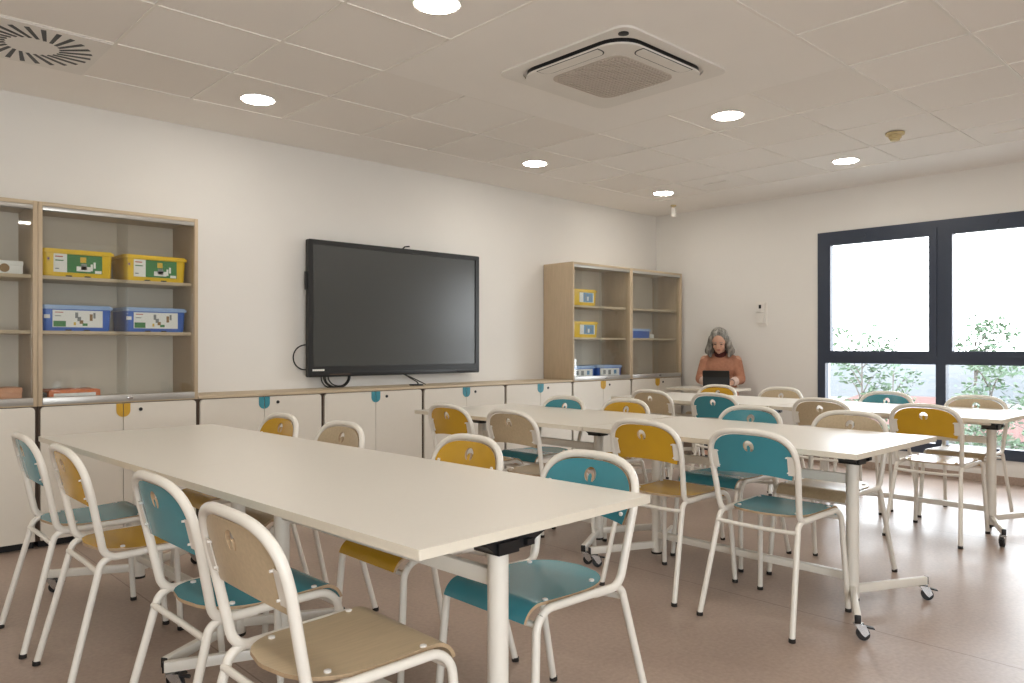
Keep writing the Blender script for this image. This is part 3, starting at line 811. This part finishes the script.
    A = [bm.verts.new(pos(p, .005)) for p in V]; B = [bm.verts.new(pos(p, -.005)) for p in V]
    keep = []
    for f in F:
        c = sum((V[i] for i in f), Vector((0, 0))) / len(f)
        if inside(c, outer) and not inside(c, hole): keep.append(f)
    cnt = {}
    for f in keep:
        bm.faces.new([A[i] for i in f]); bm.faces.new([B[i] for i in reversed(f)])
        for k in range(len(f)):
            e = tuple(sorted((f[k], f[(k + 1) % len(f)]))); cnt[e] = cnt.get(e, 0) + 1
    for (i, j), c in cnt.items():
        if c == 1: bm.faces.new((A[i], A[j], B[j], B[i])).material_index = 1
    for v in [v for v in bm.verts if not v.link_faces]: bm.verts.remove(v)
    bk = obj('backrest', bm, [colr, 'ply_edge'], t, 50)
    for s in (-1, 1):
        bm = bmesh.new()
        prism(bm, [(s * .154, .626), (s * .185, .626), (s * .190, .702), (s * .157, .702)], -.0015, .0015, 'x')
        for v in bm.verts: v.co.x += lean(v.co.z) - .008
        obj('bracket', bm, 'white_steel', t, smooth=False)
        for z in (.636, .697):
            bm = bmesh.new(); lathe(bm, [(.003, -.016), (.0035, -.006), (.0065, .0065), (.0065, .0085), (.004, .0105)], s * .1545, z, n=10, axis='x')
            bm.transform(Matrix.Translation((lean(z) + .0005, 0, 0))); obj('screw', bm, 'white_plastic', bk)
    return t
protos = {c: make_chair(c) for c in ('teal', 'yellow', 'natural')}
used = set()
N1, F1, N2, F2, N3, F3 = 'near row', '', '', '', '', ''
chairs = [
 # row, x, y, facing(+1/-1), colour, jitter deg, label
 (0.73, 3.46, 1, 'teal', 0, 'teal chair at the left edge of the photo, farthest along its table side', 'chairs on the near side of the front tables'),
 (0.752, 2.945, 1, 'yellow', 0, 'yellow chair between two teal chairs at the left of the front tables', 'chairs on the near side of the front tables'),
 (0.78, 2.12, 1, 'teal', 1, 'teal chair right behind the nearest bare wood chair at the front table', 'chairs on the near side of the front tables'),
 (0.75, 1.565, 1, 'natural', 0, 'nearest chair, with pale wood back and seat, at the bottom of the photo', 'chairs on the near side of the front tables'),
 (1.69, 3.58, -1, 'yellow', 0, 'yellow chair across the front tables, nearest the left cupboards', 'chairs on the far side of the front tables'),
 (1.7, 3.01, -1, 'natural', 0, 'pale wood chair across the front tables, between two yellow chairs', 'chairs on the far side of the front tables'),
 (1.775, 2.215, -1, 'yellow', 0, 'yellow chair across the front table, left of the teal one', 'chairs on the far side of the front tables'),
 (1.76, 1.6, -1, 'teal', 0, 'teal chair across the nearest table, its blue seat beside the table leg', 'chairs on the far side of the front tables'),
 (2.885, 3.55, 1, 'yellow', 0, 'yellow chair at the cupboard end of the middle row, back towards the viewer', 'chairs on the near side of the middle tables'),
 (2.87, 3.0, 1, 'natural', 0, 'pale wood chair second from the cupboard end, near side of the middle row', 'chairs on the near side of the middle tables'),
 (2.93, 2.165, 1, 'yellow', 0, 'yellow chair left of the big teal chair on the near side of the middle row', 'chairs on the near side of the middle tables'),
 (2.915, 1.615, 1, 'teal', 0, 'teal chair standing clear on the near side of the middle row, at its open end', 'chairs on the near side of the middle tables'),
 (3.745, 3.56, -1, 'teal', 0, 'teal chair on the far side of the middle row, nearest the cupboards', 'chairs on the far side of the middle tables'),
 (3.83, 3.1, -1, 'yellow', 0, 'yellow chair on the far side of the middle row', 'chairs on the far side of the middle tables'),
 (3.86, 2.235, -1, 'teal', 0, 'teal chair on the far side of the middle row, left of the pale wood one', 'chairs on the far side of the middle tables'),
 (3.925, 1.706, -1, 'natural', 0, 'pale wood chair on the far side of the middle row, at its open end', 'chairs on the far side of the middle tables'),
 (4.96, 3.63, 1, 'natural', 0, 'pale wood chair at the cupboard end of the far row, back towards the viewer', 'chairs on the near side of the far tables'),
 (4.955, 3.065, 1, 'teal', 0, 'teal chair, near side of the far row, in line with the seated person', 'chairs on the near side of the far tables'),
 (4.975, 2.28, 1, 'natural', 0, 'pale wood chair on the near side of the far row, left of the yellow one', 'chairs on the near side of the far tables'),
 (4.905, 1.625, 1, 'yellow', 0, 'yellow chair, back to the viewer, in front of the window mullion', 'chairs on the near side of the far tables'),
 (5.86, 3.69, -1, 'yellow', 0, 'yellow chair facing the viewer just in front of the tablet', 'chairs on the far side of the far tables'),
 (5.885, 3.11, -1, 'natural', 0, 'pale wood chair against the white wall below the wall control', 'chairs on the far side of the far tables'),
 (5.89, 2.27, -1, 'teal', 0, 'teal chair in front of the left window pane, beyond the far row', 'chairs on the far side of the far tables'),
 (5.84, 1.662, -1, 'natural', 0, 'pale wood chair in front of the right window pane, beyond the far row', 'chairs on the far side of the far tables'),
 (7.18, 4.45, -1, 'natural', 0, 'chair on which the grey haired person sits', None),
]
for (x, y, s, c, j, lab, grp) in chairs:
    o = copy_tree(protos[c]) if c in used else protos[c]
    used.add(c)
    o.location = (x, y, 0); o.rotation_euler = (0, 0, (0 if s > 0 else PI) + math.radians(j))
    tag(o, lab, 'chair', grp)

# ------------------------------------------------------------------ person
def cap(bm, p0, r0, p1, r1, n=14):
    p0, p1 = Vector(p0), Vector(p1)
    d = (p1 - p0); L = d.length; d.normalize()
    pts, rs = [], []
    for k in range(5): a = PI / 2 * (1 - k / 4); pts.append(p0 - d * r0 * math.sin(a)); rs.append(max(.0005, r0 * math.cos(a)))
    for k in range(1, 5): pts.append(p0.lerp(p1, k / 4)); rs.append(r0 + (r1 - r0) * k / 4)
    for k in range(1, 5): a = PI / 2 * k / 4; pts.append(p1 + d * r1 * math.sin(a)); rs.append(max(.0005, r1 * math.cos(a)))
    tube(bm, pts, rs, n)
def ell(bm, c, r, rot=None):
    m = Matrix.Translation(c) @ (rot or Matrix.Identity(4)) @ Matrix.Diagonal((*r, 1))
    bmesh.ops.create_uvsphere(bm, u_segments=20, v_segments=14, radius=1, matrix=m)
def fused(name, bm, m, parent, voxel=.008, it=4, cut=None):
    me = bpy.data.meshes.new(name); bmesh.ops.recalc_face_normals(bm, faces=bm.faces[:]); bm.to_mesh(me); bm.free()
    o = bpy.data.objects.new(name, me); col.objects.link(o)
    r = o.modifiers.new('r', 'REMESH'); r.mode = 'VOXEL'; r.voxel_size = voxel
    s = o.modifiers.new('s', 'SMOOTH'); s.iterations = it; s.factor = .5
    dg = bpy.context.evaluated_depsgraph_get()
    me2 = bpy.data.meshes.new_from_object(o.evaluated_get(dg))
    bpy.data.objects.remove(o); bpy.data.meshes.remove(me)
    b = bmesh.new(); b.from_mesh(me2)
    if cut:
        dead = [v for v in b.verts if cut(v.co)]; bmesh.ops.delete(b, geom=dead, context='VERTS')
    for f in b.faces: f.smooth = True
    b.to_mesh(me2); b.free(); me2.materials.clear(); me2.materials.append(M[m])
    me2.name = name
    o = bpy.data.objects.new(name, me2); col.objects.link(o); o.parent = parent; return o
per = empty('person', (7.085, 4.36, 0), math.radians(205), 'seated person with grey hair and terracotta sweater looking down at a tablet', 'person')
HC = Vector((.17, 0, 1.190)); HR = Matrix.Rotation(math.radians(24), 4, 'Y')   # head bowed forward
def H(x, y, z): return HC + (HR @ Vector((x, y, z)))
legs = [((.02, .09, .54), .088, (.36, .10, .54), .062), ((.36, .10, .54), .058, (.34, .11, .12), .038)]
bm = bmesh.new()
ell(bm, (-.01, 0, .58), (.12, .165, .12)); ell(bm, (.01, 0, .75), (.10, .145, .18)); ell(bm, (.035, 0, .93), (.105, .16, .15))
cap(bm, (.05, 0, 1.02), .055, H(-.02, 0, -.09), .05)
for s in (-1, 1):
    cap(bm, (.04, s * .09, 1.01), .045, (.035, s * .150, .985), .045)
    cap(bm, (.035, s * .165, 1.0), .046, (.075, s * .195, .80), .038); cap(bm, (.075, s * .195, .80), .037, (.25, s * .115, .765), .024)
    cap(bm, (.25, s * .115, .765), .022, (.29, s * .092, .757), .024)
    ell(bm, (.30, s * .088, .755), (.042, .034, .016), Matrix.Rotation(-s * .4, 4, 'Z'))
    for k, (dy, ln) in enumerate(((-.026, .058), (-.009, .068), (.009, .064), (.026, .05))):
        b0 = Vector((.328, s * .078 + s * dy, .757)); b1 = b0 + Vector((ln * .55, -s * .012, .006)); b2 = b1 + Vector((ln * .4, -s * .006, -.014))
        cap(bm, b0, .0085, b1, .008, 8); cap(bm, b1, .008, b2, .007, 8)
    cap(bm, (.285, s * .062, .755), .011, (.32, s * .034, .750), .0085, 8)
    for p0, r0, p1, r1 in legs:
        cap(bm, (p0[0], s * p0[1], p0[2]), r0, (p1[0], s * p1[1], p1[2]), r1)
    cap(bm, (.33, s * .11, .07), .038, (.44, s * .12, .045), .03)
ell(bm, H(0, 0, .03), (.092, .074, .09), HR); ell(bm, H(.025, 0, -.045), (.062, .056, .066), HR); ell(bm, H(.062, 0, -.088), (.024, .024, .02), HR)
cap(bm, H(.088, 0, .012), .009, H(.100, 0, -.028), .013, 10)
for s in (-1, 1):
    ell(bm, H(.072, s * .030, .022), (.012, .02, .007), HR); ell(bm, H(.06, s * .036, -.03), (.022, .02, .022), HR); ell(bm, H(-.005, s * .074, -.005), (.014, .008, .028), HR)
fused('body', bm, 'skin', per, .006, 3)
for s in (-1, 1):
    bm = bmesh.new(); ell(bm, H(.083, s * .030, .006), (.006, .013, .005), HR); obj('eye', bm, 'eye', per)
    bm = bmesh.new(); cap(bm, H(.090, s * .016, .026), .0025, H(.080, s * .046, .024), .002, 8); obj('eyebrow', bm, 'hair', per)
bm = bmesh.new(); ell(bm, H(.085, 0, -.057), (.008, .022, .006), HR); obj('lips', bm, 'lips', per)
bm = bmesh.new()      # hair: parted bob to the shoulders
ell(bm, H(-.022, 0, .048), (.098, .092, .098), HR); ell(bm, H(-.065, 0, -.03), (.06, .088, .10), HR)
for s in (-1, 1):
    cap(bm, H(.022, s * .074, .055), .028, H(-.002, s * .096, -.04), .033)
    cap(bm, H(.0, s * .092, -.03), .034, (.115, s * .118, 1.09), .036); cap(bm, (.115, s * .116, 1.10), .036, (.13, s * .095, 1.045), .020)
    cap(bm, H(.035, s * .03, .104), .024, H(.036, s * .072, .055), .020)
    cap(bm, H(-.04, s * .08, -.03), .04, (.05, s * .10, 1.07), .035)
    cap(bm, (.05, s * .06, 1.12), .05, (.03, s * .05, 1.07), .035)
fused('hair', bm, 'hair', per, .006, 5)
bm = bmesh.new()
ell(bm, (.0, 0, .62), (.135, .182, .15)); ell(bm, (.012, 0, .76), (.118, .165, .18)); ell(bm, (.035, 0, .93), (.122, .172, .14))
for s in (-1, 1):
    cap(bm, (.045, s * .045, 1.035), .050, (.035, s * .150, .985), .055)
    cap(bm, (.035, s * .158, .98), .058, (.078, s * .202, .805), .052); cap(bm, (.078, s * .202, .80), .052, (.175, s * .155, .785), .044)
fused('sweater', bm, 'sweater', per, .008, 5)
for s in (-1, 1):
    bm = bmesh.new(); tube(bm, [(.165, s * .16, .788), (.19, s * .147, .782), (.222, s * .131, .776)], [.046, .045, .038], 16); obj('cuff', bm, 'cuff', per, 60)
bm = bmesh.new(); tube(bm, [(.06, 0, 1.045), (.085, 0, 1.075), (.10, 0, 1.10)], [.064, .061, .058], 20); obj('collar', bm, 'collar', per, 60)
bm = bmesh.new(); ell(bm, (-.01, 0, .56), (.135, .178, .105))
for s in (-1, 1):
    cap(bm, (.02, s * .09, .55), .097, (.36, s * .10, .545), .072); cap(bm, (.36, s * .10, .54), .070, (.335, s * .11, .12), .05)
fused('trousers', bm, 'trousers', per, .01, 4)
for s in (-1, 1):
    bm = bmesh.new(); cap(bm, (.30, s * .11, .045), .043, (.46, s * .122, .035), .033)
    for v in bm.verts: v.co.z = max(v.co.z, .001)
    obj('shoe', bm, 'shoe', per)
# tablet with folded keyboard cover, facing the person
tb = empty('tablet', (per.location.x + math.cos(math.radians(205)) * .40, per.location.y + math.sin(math.radians(205)) * .40, .7205), math.radians(205),
           'dark slate tablet on a keyboard stand in front of the seated person', 'tablet')
bm = bmesh.new(); prism(bm, rrect(-.125, .025, -.128, .128, .01, 4), 0, .006); obj('keyboard', bm, 'tablet', tb)
bm = bmesh.new(); prism(bm, rrect(-.130, .130, 0, .178, .01, 4), -.004, .004, 'x'); bm.transform(Matrix.Translation((.0, 0, .006)) @ Matrix.Rotation(math.radians(14), 4, 'Y'))
o_ = obj('screen_back', bm, 'tablet', tb)
bm = bmesh.new(); prism(bm, rrect(-.130, .130, .113, .178, .01, 4), .004, .0055, 'x'); bm.transform(Matrix.Translation((.0, 0, .006)) @ Matrix.Rotation(math.radians(14), 4, 'Y')); obj('cover_fold', bm, 'bezel', tb)

# ------------------------------------------------------------------ outside
bm = bmesh.new()
gv = [[bm.verts.new((7.9 + i * i * 2.2, -300 + j * 40, -9.0 - .05 * (i * i * 2.2))) for j in range(20)] for i in range(24)]
for i in range(23):
    for j in range(19): bm.faces.new((gv[i][j], gv[i + 1][j], gv[i + 1][j + 1], gv[i][j + 1]))
struct(obj('ground', bm, 'ground'))
def hill(d, z0, amp, seed, thick=150):
    r = random.Random(seed); bm = bmesh.new(); N = 60; rows = []
    for q in range(6):
        row = []
        for k in range(N + 1):
            a = math.radians(-35 + 110 * k / N)
            f = math.sin(PI * q / 5) if q < 3 else 1.0 * math.cos((q - 2.5) / 2.5 * PI / 2)
            hgt = z0 + amp * (.55 * math.sin(k * .23 + seed) + .3 * math.sin(k * .61 + 2 * seed) + .12 * r.random())
            rr = d + q * thick / 5
            row.append(bm.verts.new((rr * math.cos(a), rr * math.sin(a), -60 + (hgt + 60) * max(0.0, f))))
        rows.append(row)
    for A, B in zip(rows, rows[1:]):
        for k in range(N): bm.faces.new((A[k], A[k + 1], B[k + 1], B[k]))
    return struct(obj('hill', bm, 'hill'))
hill(700, -14, 7, 1.3); hill(1100, -16, 9, 4.1, 250)
def house(x, y, w, d, ze, rz, label, chim=False):
    t = empty('house', (x, y, -13), rz, label, 'house', 'tiled roof houses outside'); h = ze + 13
    bm = bmesh.new(); box(bm, -w / 2, w / 2, -d / 2, d / 2, 0, h); obj('wall', bm, 'render', t, smooth=False)
    bm = bmesh.new(); o = .5; rh = 1.1
    A = [bm.verts.new(p) for p in ((-w / 2 - o, -d / 2 - o, h), (w / 2 + o, -d / 2 - o, h), (w / 2 + o, d / 2 + o, h), (-w / 2 - o, d / 2 + o, h), (0, -d / 2 + 1.5, h + rh), (0, d / 2 - 1.5, h + rh))]
    for f in ((0, 1, 4), (1, 2, 5, 4), (2, 3, 5), (3, 0, 4, 5), (3, 2, 1, 0)): bm.faces.new([A[i] for i in f])
    obj('roof', bm, 'roof', t, smooth=False)
    if chim:
        bm = bmesh.new(); box(bm, -1.6, -.9, -.9, -.2, h + .3, h + rh + .45); obj('chimney', bm, 'roof', t, smooth=False)
    for k in range(-1, 2):
        bm = bmesh.new(); box(bm, -w / 2 - .03, -w / 2 + .05, k * d * .3 - .5, k * d * .3 + .5, h - 2.2, h - .9); obj('window', bm, 'pane_dark', t, smooth=False)
house(42, 15.3, 8, 7, -2.5, .1, 'house roof seen through the left window behind the teal chair')
house(34, 4.6, 8, 7, -2.0, -.05, 'house roof with a chimney seen through the right window', True)
house(60, 30, 9, 10, -5.5, .3, 'distant low house beyond the trees on the left of the window')
def tree(x, y, ztop, zlow, spread, n, seed, label, lz=1.0):
    r = random.Random(seed)
    t = empty('garden_tree', (x, y, -9.1), 0, label, 'tree', 'thin leafy trees outside the window')
    hz = ztop + 9.1
    bm = bmesh.new(); tube(bm, [(0, 0, -.2), (.03, .02, hz * .5), (0, 0, hz * .97)], [.06, .04, .008], 8); obj('trunk', bm, 'bark', t)
    lb = bmesh.new(); bb = bmesh.new()
    for c in range(n):
        z = zlow + (ztop - zlow) * (c + r.random() * .5) / n + 9.1
        a = r.random() * 2 * PI; rr = spread * (.25 + .75 * r.random())
        cx, cy = rr * math.cos(a), rr * math.sin(a)
        tube(bb, [(0, 0, z - .35), (cx * .5, cy * .5, z - .12), (cx, cy, z)], [.012, .008, .004], 5)
        for k in range(56):
            p = Vector((cx + r.gauss(0, .12), cy + r.gauss(0, .12), z + r.gauss(0, .08)))
            s = .035 + .03 * r.random()
            u = Vector((r.gauss(0, 1), r.gauss(0, 1), r.gauss(0, .5))).normalized(); v = u.cross(Vector((r.gauss(0, 1), r.gauss(0, 1), 1))).normalized()
            q = [p - u * s, p + v * s * .45, p + u * s, p - v * s * .45]
            lb.faces.new([lb.verts.new(w) for w in q])
    obj('branches', bb, 'bark', t)
    lv = obj('foliage', lb, 'leaf', t, smooth=False); lv['kind'] = 'stuff'
def along(u, dist):
    a = (u - 512) / 766; c, s = math.cos(TH), math.sin(TH)
    v = Vector((c + s * a, s - c * a, 0)); return v.x * dist, v.y * dist
tx, ty = along(862, 12); tree(tx, ty, 1.45, -1.2, .55, 22, 3, 'thin leafy tree behind the left edge of the window')
tx, ty = along(893, 15); tree(tx, ty, .9, -2.2, .45, 14, 5, 'thin tree in the middle of the left window pane')
tx, ty = along(975, 11.5); tree(tx, ty, 1.55, .85, .42, 9, 8, 'thin tree whose leafy tip shows in the upper right pane')
tx, ty = along(990, 10.5); tree(tx, ty, .95, -1.3, .62, 22, 11, 'bushy thin tree low in the right window pane')
tx, ty = along(940, 13); tree(tx, ty, .1, -2.3, .7, 18, 14, 'low leafy tree behind the window mullion')
tx, ty = along(1042, 14); tree(tx, ty, .9, -1.8, .6, 18, 21, 'leafy tree at the right edge of the photo')

# ------------------------------------------------------------------ light
w = bpy.data.worlds.new('sky'); bpy.context.scene.world = w; w.use_nodes = True
nt = w.node_tree; bg = nt.nodes['Background']
tc = nd(nt, 'ShaderNodeTexCoord'); sp = nd(nt, 'ShaderNodeSeparateXYZ'); nt.links.new(tc.outputs['Generated'], sp.inputs[0])
cr = nd(nt, 'ShaderNodeValToRGB'); cr.color_ramp.elements[0].position = 0.0; cr.color_ramp.elements[1].position = .6
cr.color_ramp.elements[0].color = (.96, .98, 1.0, 1); cr.color_ramp.elements[1].color = (.84, .91, 1.0, 1)
nt.links.new(sp.outputs['Z'], cr.inputs[0]); nt.links.new(cr.outputs[0], bg.inputs['Color'])
bg.inputs['Strength'].default_value = 7.0
pl = bpy.data.lights.new('window_portal', 'AREA'); pl.shape = 'RECTANGLE'; pl.size = RX1 - RX0; pl.size_y = 2.04  # sampling portal for the added rear opening
pl.cycles.is_portal = True
po = bpy.data.objects.new('window_portal', pl); col.objects.link(po); po.location = ((RX0 + RX1) / 2, YN - .12, 1.22)
po.rotation_euler = (PI / 2, 0, 0)
pl = bpy.data.lights.new('window_portal', 'AREA'); pl.shape = 'RECTANGLE'; pl.size = WZ1 - WZ0; pl.size_y = WY1 - WY0
pl.cycles.is_portal = True
po = bpy.data.objects.new('window_portal', pl); col.objects.link(po); po.location = (XB + .1, (WY0 + WY1) / 2, (WZ0 + WZ1) / 2)
po.rotation_euler = (0, PI / 2, 0)

sc = bpy.context.scene
sc.view_settings.view_transform = 'Standard'; sc.view_settings.look = 'None'
sc.view_settings.exposure = 0.6; sc.view_settings.gamma = 1.0; sc.view_settings.use_curve_mapping = False
